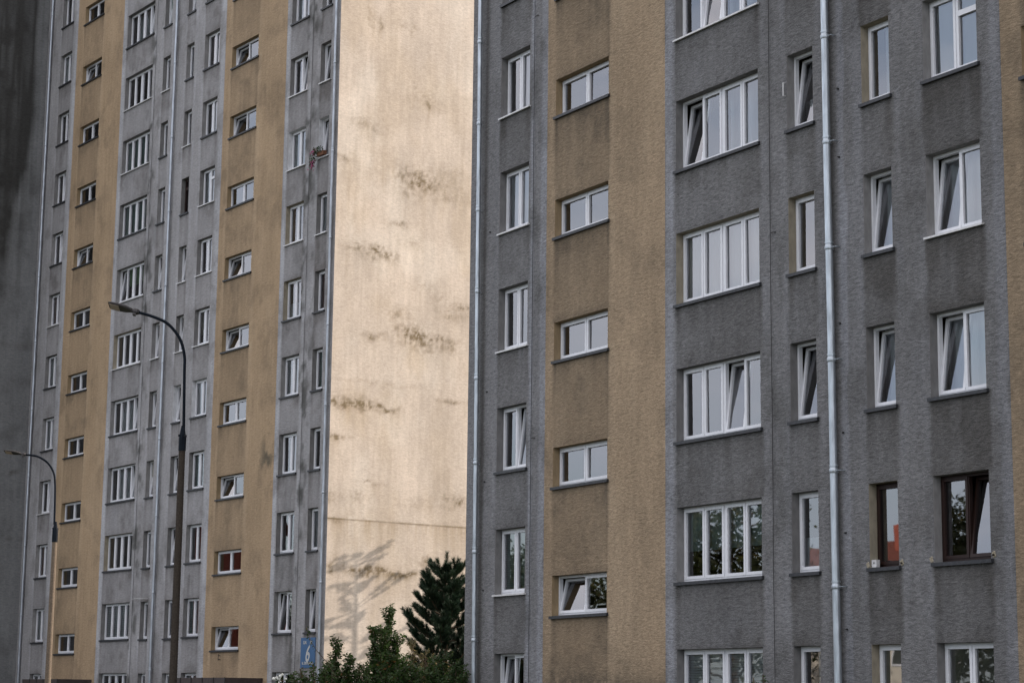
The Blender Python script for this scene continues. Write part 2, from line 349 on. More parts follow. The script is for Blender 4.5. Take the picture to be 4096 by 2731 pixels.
    if cu is None:
        cu='none' if band=='yellow' else rnd.choice(['none','sheer_r','sheer','half','none','drape'] if rich else ['none','none','sheer_r','sheer','half','drape','blind','blindg','roller'])
    if cu!='none':
        y=FY+(.34 if spec.get('tilt') else .13)
        def cf():
            mb=MB()
            x0,x1,za,zb=-.1,w_+.1,-.05,h_+.05; mm=M['sheer']
            if cu=='sheer_r': x0=w_*.42
            if cu=='half': zb=h_*.45
            if cu=='drape': x0,x1=-.1,w_*.35;mm=M['drape']
            if cu=='greyhalf': za=h_*.42;mm=M['greyblind']
            if cu in('blind','blindg','palebl'):
                mm={'blind':M['palebl'],'blindg':M['greyblind'],'palebl':M['palebl']}[cu]; y_=FY+.085
                st=.05 if (rich and cu!='blind') or cu=='palebl' else .09 if not rich else .045
                zz=h_-.06
                while zz>.08:
                    mb.quad((.05,0,zz),(w_-.05,0,zz),(w_-.05,.014,zz-st*.9),(.05,.014,zz-st*.9)); zz-=st
                return mb.mesh('blind',mm)
            if cu in('greenr','roller'):
                mm=M['greenbl'] if cu=='greenr' else M['rollerbl']; zlo=h_*.45 if cu=='greenr' else h_*.32
                mb.quad((w_*.27 if cu=='greenr' else .05,0,zlo),(w_-.05,0,zlo),(w_-.05,0,h_-.03),(w_*.27 if cu=='greenr' else .05,0,h_-.03)); return mb.mesh('blind',mm)
            nn=max(6,int((x1-x0)/.03)); vs=[];fs=[];ph=0
            for q in range(nn+1):
                t=q/nn; ph+=rnd.uniform(.6,1.6)*.55; yy=.028*math.sin(ph)+.012*math.sin(2.3*ph)
                vs+=[(x0+(x1-x0)*t,yy,za),(x0+(x1-x0)*t,yy*.8,zb)]
            for q in range(nn): fs.append((2*q,2*q+2,2*q+3,2*q+1))
            mb.add(vs,fs,0,True); return mb.mesh('curtain',mm)
        isb=cu in('blind','blindg','palebl','greenr','roller')
        link('blind' if isb else 'curtain',cm(('cu',w_,h_,cu,rich),cf),o,(0,FY+.09 if isb else y,0))
    return o

def wall_grid(name,u_lo,u_hi,z_lo,z_hi,du,dz,holes,bands,wear_shade,mats,parent,U0,extra_u=(),extra_z=(),fine_top=None,plane='x',flip=False):
    us=list(np.arange(u_lo,u_hi,du))+[u_hi]+list(extra_u); zs=list(np.arange(z_lo,(fine_top or z_hi),dz))+[z_hi]+list(extra_z)
    for a,b,c_,d in holes: us+=[a,b];zs+=[c_,d]
    def uniq(x,keep):
        x=sorted(x);keep=set(np.round(keep,4)); out=[]
        for q in x:
            q=round(float(q),4)
            if out and q-out[-1]<1e-3: continue
            out.append(q)
        return np.array(out)
    us=uniq(us,[]);zs=uniq(zs,[])
    nu,nz_=len(us),len(zs); UU,ZZ=np.meshgrid(us,zs)
    cu=(us[:-1]+us[1:])/2;cz=(zs[:-1]+zs[1:])/2
    CU,CZ=np.meshgrid(cu,cz); keep=np.ones(CU.shape,bool)
    for a,b,c_,d in holes: keep&=~((CU>a)&(CU<b)&(CZ>c_)&(CZ<d))
    mi=np.zeros(CU.shape,int)
    for a,b,k in bands: mi[(CU>a)&(CU<b)]=k
    iz,iu=np.nonzero(keep); v0=iz*nu+iu
    F=np.stack([v0,v0+1,v0+nu+1,v0+nu],1)
    if flip: F=F[:,::-1]
    X=(UU-U0).ravel(); Z=(ZZ-GZ).ravel()
    co=np.zeros((X.size,3))
    if plane=='x': co[:,0]=X;co[:,2]=Z
    else: co[:,1]=X;co[:,2]=Z
    me=bpy.data.meshes.new(name); me.vertices.add(len(co)); me.vertices.foreach_set('co',co.ravel())
    me.loops.add(F.size); me.loops.foreach_set('vertex_index',F.ravel().astype(np.int32))
    me.polygons.add(len(F)); me.polygons.foreach_set('loop_start',np.arange(0,F.size,4,dtype=np.int32)); me.polygons.foreach_set('loop_total',np.full(len(F),4,np.int32))
    for m in mats: me.materials.append(m)
    me.polygons.foreach_set('material_index',mi[keep].astype(np.int32))
    me.update(calc_edges=True)
    wr=wear_shade(UU,ZZ); ca=me.color_attributes.new('wear','FLOAT_COLOR','POINT')
    arr=np.ones((X.size,4),np.float32)
    for i in range(3): arr[:,i]=np.clip(wr[i],0,1).ravel()
    ca.data.foreach_set('color',arr.ravel())
    return link(name,me,parent)

def cols_of(p): return {k:v for k,v in COL.items() if k[0]==p}
def holes_of(p):
    hs=[]
    for k,(a,b,zt,zb,n,band) in cols_of(p).items():
        for r in range(ROWS[k][0],ROWS[k][1]+1): hs.append((a,b,zb-H*r,zt-H*r))
    return hs
def facade_wear(p,seed,edges,joints,strength,paledges):
    def f(u,z):
        d=np.zeros_like(u);g=np.zeros_like(u);m=np.zeros_like(u)
        st=.45+.9*fbm(u*5,z*.35,seed); bl=fbm(u*1.2,z*1.2,seed+3)
        uw=u+.10*(fbm(u*2.5,z*2.5,seed+61)-.5)+.07*(fbm(u*0+1,z*1.1,seed+62)-.5)
        for k,(a,b,zt,zb,n,band) in cols_of(p).items():
            inx=sst(a-.10,a+.03,uw)*(1-sst(b-.0,b+.12,uw))
            side=(sst(a-.30,a-.12,u)*(1-sst(a-.06,a-.02,u))+sst(b+.08,b+.12,u)*(1-sst(b+.22,b+.34,u)))
            for r in range(ROWS[k][0],ROWS[k][1]+1):
                zz=(zb-H*r)-z; hh=(_h(np.array([r*7.]),np.array([a*10//1]),seed)[0])
                below=(zz>0)*(zz<H-(zt-zb))*((.30 if p=='L' else .2)+.8*np.exp(-np.clip(zz,0,9)/(.5+.6*hh))); 
                d+=inx*below*strength*(.65+.5*hh)*st*sst(-.02,.02,zz)
                # soot drips from the two ends of the sill
                for xe in (a+.05,b-.03): d+=np.exp(-((u-xe+.03*np.sin(z*3))/.07)**2)*(zz>0)*np.exp(-np.clip(zz,0,9)/.8)*.35*st
                g+=side*(zz>-.1)*np.exp(-np.clip(zz,0,9)/1.3)*(.5 if p=='L' else .28)*st
                # darker rim over the lintel
                up=z-(zt-H*r); d+=inx*(up>0)*np.exp(-np.clip(up,0,9)/.12)*.25
        d+=(.34 if p=='L' else .22)*sst(.50,.74,bl)*(.6+.8*sst(.3,.7,fbm(u*6,z*5,seed+50)))
        for (ue,wd,sg) in edges:      # pale washed streaks along paint edges
            wob=.05*(fbm(z*1.3,z*0+ue,seed+9)-.5)*2
            x=(u-ue)*sg+wob; g+=sst(0,.02,x)*(1-sst(wd*.7,wd,x))*.75*(.6+.6*fbm(u*2,z*.8,seed+5))
        for uj in joints:
            bb=fbm(u*2.2,z*1.4,seed+21); near=np.exp(-((u-uj)/.6)**2); m+=near*sst(.54,.76,bb)*(.9 if p=='L' else .45)
        for (ue,wd) in paledges:
            wob=.10*(fbm(z*1.1,z*0+ue,seed+33)-.5)*2
            x=u-ue; g+=sst(0,.03,x)*(1-sst(wd+wob-.03,wd+wob,x))*.8
        g+=.25*sst(.55,.8,fbm(u*1.1,z*.25,seed+40))
        # grime near the ground
        d+=.5*np.exp(-np.clip(z-GZ-1.5,0,9)/.8)*fbm(u*3,z*2,seed+8)
        return d,g,m
    return f

def building(name,a,D,u_lo,u_hi,depth,top,label,cat):
    e=Vector((math.cos(a),-math.sin(a),0)); inw=Vector((math.sin(a),math.cos(a),0))
    o=empty(name,inw*D+e*u_lo+Vector((0,0,GZ)),-a,label,cat); return o
def pipe(parent,x,r,zs,mat_,top,sp,off=.11,tilt=0):
    X=lambda z:x+tilt*(z+GZ-9)
    mb=MB(); pp=[.15+(top-.15)*i/16 for i in range(17)]; mb.tube([(X(q)+.006*math.sin(i*2.1),-off,q) for i,q in enumerate(pp)],r,16,0,True,True); po=mb.build('drainpipe',mat_,parent)
    for z in zs:
        c=MB(); c.tube([(0,0,-.045),(0,0,-.03),(0,0,.03),(0,0,.045)],[r+.004,r+.012,r+.012,r+.004],16)
        c.tube([(0,0,.075),(0,0,.11)],r+.010,16)
        c.box(-.012,.012,.0,off-.002,-.03,-.015)
        if parent['category']=='apartment block' and r>.06: c.tube([(0,-.01,0),(r+.10,.01,.0)],.008,6); c.tube([(r+.10,.01,.0),(r+.10,off-.002,0)],.012,6)
        c.build('pipe_clamp',mat_,po,(X(z-GZ),-off,z-GZ))
    return po
def wire(parent,x,z0,z1,br):
    mb=MB(); n=int((z1-z0)/1.4); pts=[(x+rnd.uniform(-.008,.008),-.035,z0+(z1-z0)*i/n-GZ) for i in range(n+1)]
    mb.tube(pts,.0075,5)
    for z in br: mb.tube([(x,-.035,z-GZ),(x+.12,-.03,z-GZ)],.009,5); mb.tube([(x+.12,-.03,z-GZ),(x+.12,-.001,z-GZ)],.009,5)
    return mb.build('lightning_wire',M['wire'],parent)

def body(o,L_,depth,top,front_shell=True,gable_left=True,gable_right=True,m=None):
    """rear wall, roof slab and coping"""
    m=m or M['housewall']; h=top-GZ
    mb=MB(); mb.quad((L_,depth,0),(0,depth,0),(0,depth,h),(L_,depth,h)); mb.build('rear_wall',m,o)
    mb=MB(); mb.box(-.12,L_+.12,-.18,depth+.12,h,h+.35); mb.build('roof',M['flat_roof'],o)

# ------------------------------------------------------------------ near block (right half of the picture)
RB=building('apartment_block',AR,DR,-42.355,-20.0,11.5,34,'near grey block with ochre stripes filling the right half','apartment block')
U0=-42.355;UE=-18.0
holes=holes_of('R')
bandsR=[(-38.9+.0,-34.27,1),(-24.54,-20.0,1)]
wearR=facade_wear('R',11,[(-34.27,.33,1),(-38.9,.30,-1),(-24.54,.30,-1),(-39.62,.2,1)],[-39.49,-30.78],.72,[(-28.78,.22)])
def wear_shadeR2(u,z):
    d,g,m=wearR(u,z)
    ysm=(u>-38.9)&(u<-34.27)
    d+=ysm*(u<-36.37)*.16; g+=ysm*(u>-36.37)*.10; g+=np.exp(-((u+36.345)/.03)**2)*.35; d+=np.exp(-((u+36.38)/.012)**2)*.3
    d+=np.exp(-((u+28.98)/.13)**2)*.6+np.exp(-((u+41.66)/.10)**2)*.95   # dark lines beside the pipes; the left one paints shadow and soot
    # soot low down on the ochre stripe
    d+=.6*ysm*np.exp(-np.clip(z-.45,0,9)/.25)*(fbm(u*6,z*6,3)>.35)
    d+=.34*sst(-34,-25,u)*(u<UE)  # light falloff toward the right, painted into the wall colour
    return d,g,m
wall_grid('front_wall',U0,UE,GZ,34,.045,.045,holes,bandsR,wear_shadeR2,[M['greyR'],M['yelR']],RB,U0,extra_u=[-38.9,-34.27,-24.54,-20.0],fine_top=19)
body(RB,UE-U0,11.5,34)
mb=MB(); hh=34-GZ; mb.quad((0,11.5,0),(0,0,0),(0,0,hh),(0,11.5,hh)); mb.build('end_wall',M['housewall'],RB)
mb=MB(); mb.quad((UE-U0,0,0),(UE-U0,11.5,0),(UE-U0,11.5,hh),(UE-U0,0,hh)); mb.build('end_wall',M['housewall'],RB)
for k,(a,b,zt,zb,n,band) in cols_of('R').items():
    for r in range(ROWS[k][0],ROWS[k][1]+1):
        window(RB,a-U0,zb-H*r-GZ,b-a,zt-zb,n,band,W.get((k,r),{}),True)
pipe(RB,-41.78-U0,.052,[15.78,13.74,11.61,9.63,7.55,5.55,3.49,1.47],M['zinc'],34-GZ,2.03,.11,-.009)
pipe(RB,-28.93-U0,.070,[16.4,14.4,12.35,10.32,8.32,6.24,4.22,2.15,.1],M['zinc'],34-GZ,2.03,.11,-.009)
wire(RB,-39.43-U0,GZ,34,[15.75,5.9]); wire(RB,-30.74-U0,GZ,34,[8.95,])
# little wall fixings and hasps
fx=MB(); fx.box(-.015,.015,-.03,-.001,-.015,.015); fx.tube([(0,-.03,0),(0,-.05,0)],.007,6); fm=fx.mesh('wall_fixing',M['wire'])
for u,z in ((-28.72,11.3),(-28.72,10.0),(-28.76,6.9),(-28.72,4.9),(-28.7,3.1),(-28.7,1.4),(-41.4,11.0),(-41.45,7.2),(-41.5,5.1),(-41.5,2.6)):
    link('wall_fixing',fm,RB,(u-U0,0,z-GZ))
pm_=MB()
for k_ in range(14):
    a_=rnd.uniform(0,6.28);q_=rnd.uniform(.0,.035);pm_.tube([(q_*math.cos(a_),-.001,q_*math.sin(a_)*1.4),(q_*math.cos(a_),-.018,q_*math.sin(a_)*1.4)],[.028,.016],6)
pmm=pm_.mesh('mortar_patch',M['rev_beige'])
for u,z in ((-26.50,13.644-11.2+.05),(-25.02,13.644-11.2+.06),(-28.12,13.635-11.2+.05),(-27.24,13.635-11.2+.05)): link('mortar_patch',pmm,RB,(u-U0,0,z-GZ))
o=MB(); o.tube([(0,0,0),(0,0,.26)],.014,8); o.tube([(0,0,0),(0,.05,0)],.01,6); o.tube([(0,0,.26),(0,.05,.26)],.01,6)
o.build('window_bracket',M['sill_white'],RB,(-30.28-U0,-.052,11.55-GZ))

# ------------------------------------------------------------------ far block (left half)
UL0=-88.88; UL1=-61.81
LB=building('apartment_block',AL,DL,UL0,UL1,12.5,34,'far grey block with ochre stripes and a sunlit cream end wall','apartment block')
holes=holes_of('L')
bandsL=[(-85.43,-80.45,1),(-70.73,-65.75,1)]
wearL=facade_wear('L',31,[(-80.45,.35,1),(-85.43,.35,-1),(-70.73,.35,-1),(-65.75,.3,1)],[-77.09,-63.785],.5,[])
def wearL2(u,z):
    d,g,m=wearL(u,z)
    for a,b,sm in ((-85.43,-80.45,-82.6),(-70.73,-65.75,-68.0)):
        y=(u>a)&(u<b); d+=y*(u<sm)*.10+y*.22*fbm(u*1.5,z*.5,88); g+=np.exp(-((u-sm)/.03)**2)*.35
    m+=.9*sst(.55,.75,fbm(u*3,z*2.2,77))*np.exp(-((u+66.3)/.5)**2-((z-8.6)/1.0)**2)
    m+=.8*sst(.5,.7,fbm(u*3,z*2.2,79))*np.exp(-((u+64.5)/.6)**2-((z-4.0)/1.0)**2)
    d+=.9*np.exp(-((u+75.75)/.35)**2-((z-3.4)/.6)**2)      # dark patch below the drying rack
    for (uu_,zz_) in ((-65.2,2.0),(-64.4,2.0),(-65.25,4.8),(-64.3,4.8),(-73.6,4.6),(-72.2,4.4)): m+=.75*np.exp(-((u-uu_)/.12)**2)*(z<zz_+.4)*np.exp(-np.clip(zz_+.4-z,0,9)/.7)*sst(.3,.6,fbm(u*4,z,5))
    d+=.25*sst(-66,-62,u)*sst(.4,.7,fbm(u*1.6,z*1.0,91))
    return d,g,m
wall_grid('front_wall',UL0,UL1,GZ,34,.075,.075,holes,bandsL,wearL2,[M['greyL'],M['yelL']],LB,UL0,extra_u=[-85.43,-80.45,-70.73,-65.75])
body(LB,UL1-UL0,12.5,34)
for k,(a,b,zt,zb,n,band) in cols_of('L').items():
    for r in range(ROWS[k][0],ROWS[k][1]+1):
        window(LB,a-UL0,zb-H*r-GZ,b-a,zt-zb,n,band,W.get((k,r),{}),False)
L3=[3.5+3.03*i for i in range(10)]
pipe(LB,-88.31-UL0,.055,[3.7,6.76,9.86,12.88,15.98,18.99,22.13,25.14,28.22,31.38],M['zincL'],34-GZ,3,.10)
pipe(LB,-75.01-UL0,.055,[1.2,4.2,7.2,10.25,13.33,16.46,19.52,22.61,25.74,28.8],M['zincL'],34-GZ,3,.10)
pipe(LB,-61.985-UL0,.045,[4.07,7.14,10.18,13.01,16.1,19.24,22.49,25.5],M['zincL'],34-GZ,3,.09)
wire(LB,-77.02-UL0,GZ,34,[]); wire(LB,-63.72-UL0,GZ,34,[])
# sunlit end wall, painted cream, with its stains (metres from the corner, heights above camera)
ST=[(1.24,24.56,.07,.22,.5),(1.46,24.28,.06,.16,.5),(1.76,24.24,.06,.22,.5),(2.44,24.32,.15,.16,.35),(2.99,24.38,.09,.22,.35),(3.55,21.71,.37,.32,.35),(3.78,21.5,.04,.16,.8),(1.08,20.46,.36,.16,.45),(1.72,20.15,.3,.16,.25),(.18,18.99,.18,.07,.7),(3.31,18.7,.37,.21,.6),(3.81,18.51,.81,.32,.5),(4.92,19.23,.32,.16,.3),(5.2,18.19,.38,.11,.3),(2.9,18.05,.18,.11,.3),(2.68,16.93,.24,.07,.6),(3.31,16.36,.37,.16,.3),(.68,15.81,.29,.1,.4),(1.69,15.79,.36,.16,.75),(2.29,15.69,.3,.16,.5),(3.71,14.88,.37,.16,.3),(4.33,14.43,.19,.11,.3),(2.7,13.76,.3,.13,.55),(1.65,12.76,.3,.1,.6),(3.2,12.99,.36,.23,.8),(3.69,12.78,.31,.21,.8),(4.43,12.97,.49,.1,.5),(4.74,12.74,.19,.13,.6),(4.97,13.93,.37,.21,.5),(5.46,14.25,.31,.13,.5),(.49,10.36,.64,.14,.7),(.84,10.21,.58,.08,1.),(2.19,10.17,.36,.06,.9),(4.84,10.76,.31,.06,.6),(5.53,10.75,.19,.05,.5),(1.7,11.13,1.19,.05,.3),(.19,9.07,.23,.05,.8),(.27,9.13,.33,.05,.7),(1.68,7.55,.27,.03,.8),(1.,7.05,.26,.14,.5),(5.22,7.19,.28,.13,.8),(.08,7.02,.13,.17,.5),(3.83,6.98,.62,.12,.25),(.3,6.24,.2,.08,.6),(1.66,4.51,1.14,.09,.8),(2.4,4.48,.61,.14,.7),(4.09,4.96,.21,.09,.7),(.21,4.72,.13,.17,.5),(5.55,4.98,.18,.12,.5),(3.48,4.48,.41,.05,.5)]
def wearC(t,z):
    d=np.zeros_like(t);g=np.zeros_like(t);m=np.zeros_like(t)
    wx=t+.5*(fbm(t*2.2,z*2.2,51)-.5); wz=z+.35*(fbm(t*2.5,z*2.5,52)-.5)
    sp=.45+1.4*sst(.3,.75,fbm(t*7,z*6,53,5)); dr=fbm(t*9,z*.5,54)
    for a,b,sw,sh,k in ST:
        q=np.exp(-((wx-a)/(sw*1.5))**2-((wz-b)/(sh*1.35))**2); m+=q*k*.42*sp*(.4+1.1*sst(.25,.7,fbm(t*22,z*16,58,3)))+.50*k*np.exp(-((wx-a)/(sw*2.4))**2-((wz-b)/(sh*2.0))**2)*sst(.35,.75,fbm(t*9,z*9,59,3))
        dn=(z<b)*np.exp(-((wx-a)/(sw*1.1))**2)*np.exp(-np.clip(b-z,0,9)/(.35+sh*2)); d+=dn*k*.40*dr*1.6
    d+=.34*sst(.45,.75,fbm(t*.9,z*.5,60))+.16*sst(.5,.8,fbm(t*6,z*.3,61))*sst(.4,.7,fbm(t*1.1,z*.6,66))
    # horizontal joint with crumbled edge
    j=6.25+.02*(fbm(t*2,t*0,62)-.5); m+=np.exp(-((z-j)/.028)**2)*(.45+.6*fbm(t*4,z,63)); d+=(z<j)*np.exp(-np.clip(j-z,0,9)/.55)*(.15+.5*sst(.35,.7,fbm(t*10,z*.4,64)))
    g+=.5*sst(.5,.8,fbm(t*.8+3,z*.5,65))
    for a,b,r in ((.9,6.30,.07),(1.66,6.27,.09),(2.42,6.25,.05),(3.55,6.24,.07),(5.1,6.25,.05),(1.12,6.22,.05),(3.9,3.9,.12),(4.0,3.3,.08)): g+=1.3*np.exp(-((t-a)/r)**2-((z-b)/(r*.8))**2)
    return d,g,m
gw=wall_grid('end_wall',0,12.5,GZ,34,.05,.05,[],[],wearC,[M['cream']],LB,0,plane='y',fine_top=27)
gw.location=(UL1-UL0,0,0)
mb=MB(); mb.quad((0,12.5,0),(0,0,0),(0,0,34-GZ),(0,12.5,34-GZ)); mb.build('end_wall',M['housewall'],LB)
# entrance canopies
for a,b in ((-70.4,-66.05),(-84.3,-80.7)):
    mb=MB(); mb.box(a-UL0,b-UL0,-1.5,-.002,.86-GZ-.22,.86-GZ); mb.build('entrance_canopy',M['canopy'],LB)
    n=5; mb=MB()
    for i in range(n+1):
        x=a-UL0+(b-a)*i/n; mb.box(x-.02,x+.02,-1.52,-1.501,.86-GZ-.22,.86-GZ+.01)
    mb.build('canopy_trim',M['wire'],LB)
# drying rack at one narrow window and pipe clip under another
mb=MB(); x0=-76.45-UL0; zz=3.99-GZ
for i in range(4): mb.tube([(x0,-.08-.09*i,zz),(x0+.85,-.08-.09*i,zz)],.008,5)
mb.box(x0,x0+.03,-.36,-.062,zz-.02,zz+.01); mb.box(x0+.82,x0+.85,-.36,-.062,zz-.02,zz+.01)
mb.build('drying_rack',M['sill_white'],LB)
mb=MB(); 
for q in (0,.14): mb.tube([(-69.35-UL0,-.01,1.55-GZ+q),(-69.35-UL0,-.09,1.55-GZ+q)],.014,6)
mb.tube([(-69.35-UL0,-.09,1.50-GZ),(-69.35-UL0,-.09,1.75-GZ)],.012,6); mb.build('flag_bracket',M['wire'],LB)

# ------------------------------------------------------------------ dark block at the far left edge
inw=Vector((math.sin(AL),math.cos(AL),0)); e=Vector((math.cos(AL),-math.sin(AL),0)); DP=6.5
DB=empty('apartment_block',inw*(DL-DP)+e*(UL0-20)+Vector((0,0,GZ)),-AL,'dark stained blank end wall of a block at the far left edge','apartment block')
def wearD(t,z):
    s=-t+.0
    bx=.55+.9*sst(27,19,z)+.25*(fbm(z*.5,z*0,71)-.5)
    d=sst(bx-.18,bx+.22,s)*sst(16,21,z)*(.55+.6*fbm(s*2.2,z*.3,72))
    d+=.5*sst(.5,.8,fbm(s*1.2,z*1.2,73))*.6+.45*sst(.45,.8,fbm(s*6,z*.12,78))*sst(14,24,z)
    m=.8*np.exp(-((z-10.05-.1*np.sin(s*5))/.10)**2)*sst(.35,.7,fbm(s*4,z*2,74))*sst(.2,.6,s)+.5*np.exp(-((z-7.1)/.08)**2)*sst(.4,.7,fbm(s*6,z*3,75))+.25*np.exp(-((z-15.8)/.15)**2)*sst(.3,.7,fbm(s*3,z*2,76))
    g=.5*(1-sst(.05,.25,s))
    return d,g,m
gw=wall_grid('end_wall',-DP,0,GZ,34,.10,.12,[],[],wearD,[M['dark']],DB,-DP,plane='y'); gw.location=(20,0,0)
mb=MB(); mb.quad((0,0,0),(20,0,0),(20,0,34-GZ),(0,0,34-GZ)); mb.build('front_wall',M['rev_grey'],DB)
mb=MB(); mb.quad((19.9,12,0),(0,12,0),(0,12,34-GZ),(19.9,12,34-GZ)); mb.quad((0,12,0),(0,0,0),(0,0,34-GZ),(0,12,34-GZ)); mb.build('rear_wall',M['housewall'],DB)
mb=MB(); mb.box(-.1,20.1,-.15,DP-.2,34-GZ,34-GZ+.3); mb.build('roof',M['flat_roof'],DB)

# ------------------------------------------------------------------ ground
mb=MB(); mb.quad((-900,-700,GZ),(900,-700,GZ),(900,1100,GZ),(-900,1100,GZ)); tag(mb.build('ground',M['grass']),kind='structure')
mb=MB(); p0=Vector((-14,-40,0));dv=Vector((-.35,.94,0)).normalized();nv=Vector((dv.y,-dv.x,0))
a=p0-nv*3.5+Vector((0,0,GZ+.004));b=p0+nv*3.5+Vector((0,0,GZ+.004))
mb.quad(a,b,b+dv*190,a+dv*190); tag(mb.build('road',M['asphalt']),kind='structure')

# ------------------------------------------------------------------ street lamps
def lamp(base,prof,sleeve,headpts,label,postr,tr,pm='conc'):
    x0,y0=base
    root=empty('street_lamp',(x0,y0,GZ),0,label,'street lamp','street lamps in front of the far block')
    P=lambda p:(p[0]-x0,0,p[1]-GZ)
    mb=MB(); zt=sleeve[0]-GZ; n=int(zt/.055); pts=[];rs=[]
    for i in range(n):
        z=zt*i/n; r=postr*(1.28-.28*z/zt)
        pts+=[(0,0,z),(0,0,z+.6*zt/n)]; rs+=[r,r*.93]
    pts.append((0,0,zt));rs.append(postr)
    mb.tube(pts,rs,14); mb.build('post',M[pm],root)
    mb=MB(); a,b,c_=[q-GZ for q in sleeve]
    mb.tube([(0,0,a-.02),(0,0,a),(0,0,b),(0,0,c_)],[postr*1.1,postr*1.13,postr*1.13,tr*1.08],8,smooth=False)
    for an in (0.6,2.1,3.7,5.2): mb.box(math.cos(an)*postr*1.0-.02,math.cos(an)*postr*1.0+.02,math.sin(an)*postr-.02,math.sin(an)*postr+.02,b+.05-.02,b+.05+.02)
    mb.build('sleeve',M['steel'],root)
    # smooth arm
    pp=[Vector(P(p)) for p in prof]; sm=[]
    for i in range(len(pp)-1):
        q0=pp[max(i-1,0)];q1=pp[i];q2=pp[i+1];q3=pp[min(i+2,len(pp)-1)]
        for k in range(5):
            t=k/5; sm.append(.5*((2*q1)+(-q0+q2)*t+(2*q0-5*q1+4*q2-q3)*t*t+(-q0+3*q1-3*q2+q3)*t**3))
    sm.append(pp[-1]); mb=MB(); mb.tube(sm,[tr]*len(sm),12); mb.build('arm',M['steel'],root)
    hx,hz=headpts[0]; tx,tz=headpts[1]; st=Vector(P((hx,hz))); en=Vector(P((tx,tz))); L_=(en-st).length; d=(en-st).normalized()
    rot=math.atan2(-(d.z),-(d.x))   # head modelled along -x
    hd=MB()
    secs=[(0,.035,.035),(-.05,.06,.05),(-.12,.06,.055),(-.18,.045,.035),(-.25,.075,.04),(-.40,.125,.05),(-.60,.15,.045),(-.78*1.0,.15,.03),(-.84,.13,.012)]
    k=L_/.84; vs=[];fs=[];ns=12
    for x,hw,hh_ in secs:
        for q in range(ns):
            t=2*math.pi*q/ns; cy,sz=math.cos(t),math.sin(t)
            yy=hw*math.copysign(abs(cy)**.55,cy); z_=hh_*math.copysign(abs(sz)**.7,sz)
            if x<-.24 and z_<0: z_=max(z_,-.018)
            vs.append((x*k,yy*1.15,z_))
    for i in range(len(secs)-1):
        for q in range(ns): fs.append((i*ns+q,i*ns+(q+1)%ns,(i+1)*ns+(q+1)%ns,(i+1)*ns+q))
    hd.add(vs,fs,0,False); hd.add(vs[-ns:],[tuple(range(ns))]); hd.box(-.15*k,-.07*k,-.045,.045,-.085,-.03)
    h=hd.build('lamp_head',M['lamphead'],root,tuple(st),(R_(-13),-rot,0))
    ln=MB(); ln.box(-.80*k,-.55*k,-.13,.13,-.026,-.0195); ln.build('lens',M['lens'],h)
    return root
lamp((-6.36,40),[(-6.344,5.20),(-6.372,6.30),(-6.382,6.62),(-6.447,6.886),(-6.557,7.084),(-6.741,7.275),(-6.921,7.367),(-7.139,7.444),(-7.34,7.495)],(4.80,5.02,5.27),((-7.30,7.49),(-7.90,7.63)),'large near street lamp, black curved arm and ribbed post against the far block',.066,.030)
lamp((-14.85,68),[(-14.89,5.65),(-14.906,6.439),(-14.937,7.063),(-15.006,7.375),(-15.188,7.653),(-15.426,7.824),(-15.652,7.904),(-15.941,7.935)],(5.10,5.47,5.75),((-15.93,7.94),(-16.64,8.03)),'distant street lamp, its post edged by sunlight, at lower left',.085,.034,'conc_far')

# ------------------------------------------------------------------ address plate
def text_mesh(txt,size,mat_,parent,loc,shear=0,sx=1,off=0,name='lettering'):
    cu=bpy.data.curves.new(name,'FONT'); cu.body=txt; cu.size=size; cu.align_x='CENTER'; cu.align_y='CENTER'; cu.shear=shear; cu.extrude=.003; cu.offset=off
    t=bpy.data.objects.new(name,cu); col.objects.link(t)
    bpy.context.view_layer.update(); dg=bpy.context.evaluated_depsgraph_get(); me=bpy.data.meshes.new_from_object(t.evaluated_get(dg)); bpy.data.objects.remove(t)
    me.materials.clear(); me.materials.append(mat_)
    o=link(name,me,parent,loc,(math.pi/2,0,0)); o.scale=(sx,1,1); return o
pl=empty('address_plate',inw*(DL-.012)+e*(-62.86)+Vector((0,0,1.71)),-AL,'blue house number plate reading 6 beside the thin drainpipe, half behind twigs','sign')
mb=MB(); mb.box(-.495,.495,-.012,.010,-.515,.515); mb.build('plate',M['signblue'],pl)
text_mesh('6',.78,M['signwhite'],pl,(-.03,-.016,-.06),.25,.78,.012,'numeral')
text_mesh('S.M.      EK',.155,M['signwhite'],pl,(0,-.016,.345),0,.9,.003)
text_mesh('UL. \u017bEROMSKIEGO',.115,M['signwhite'],pl,(0,-.016,-.36),0,.78,.003)

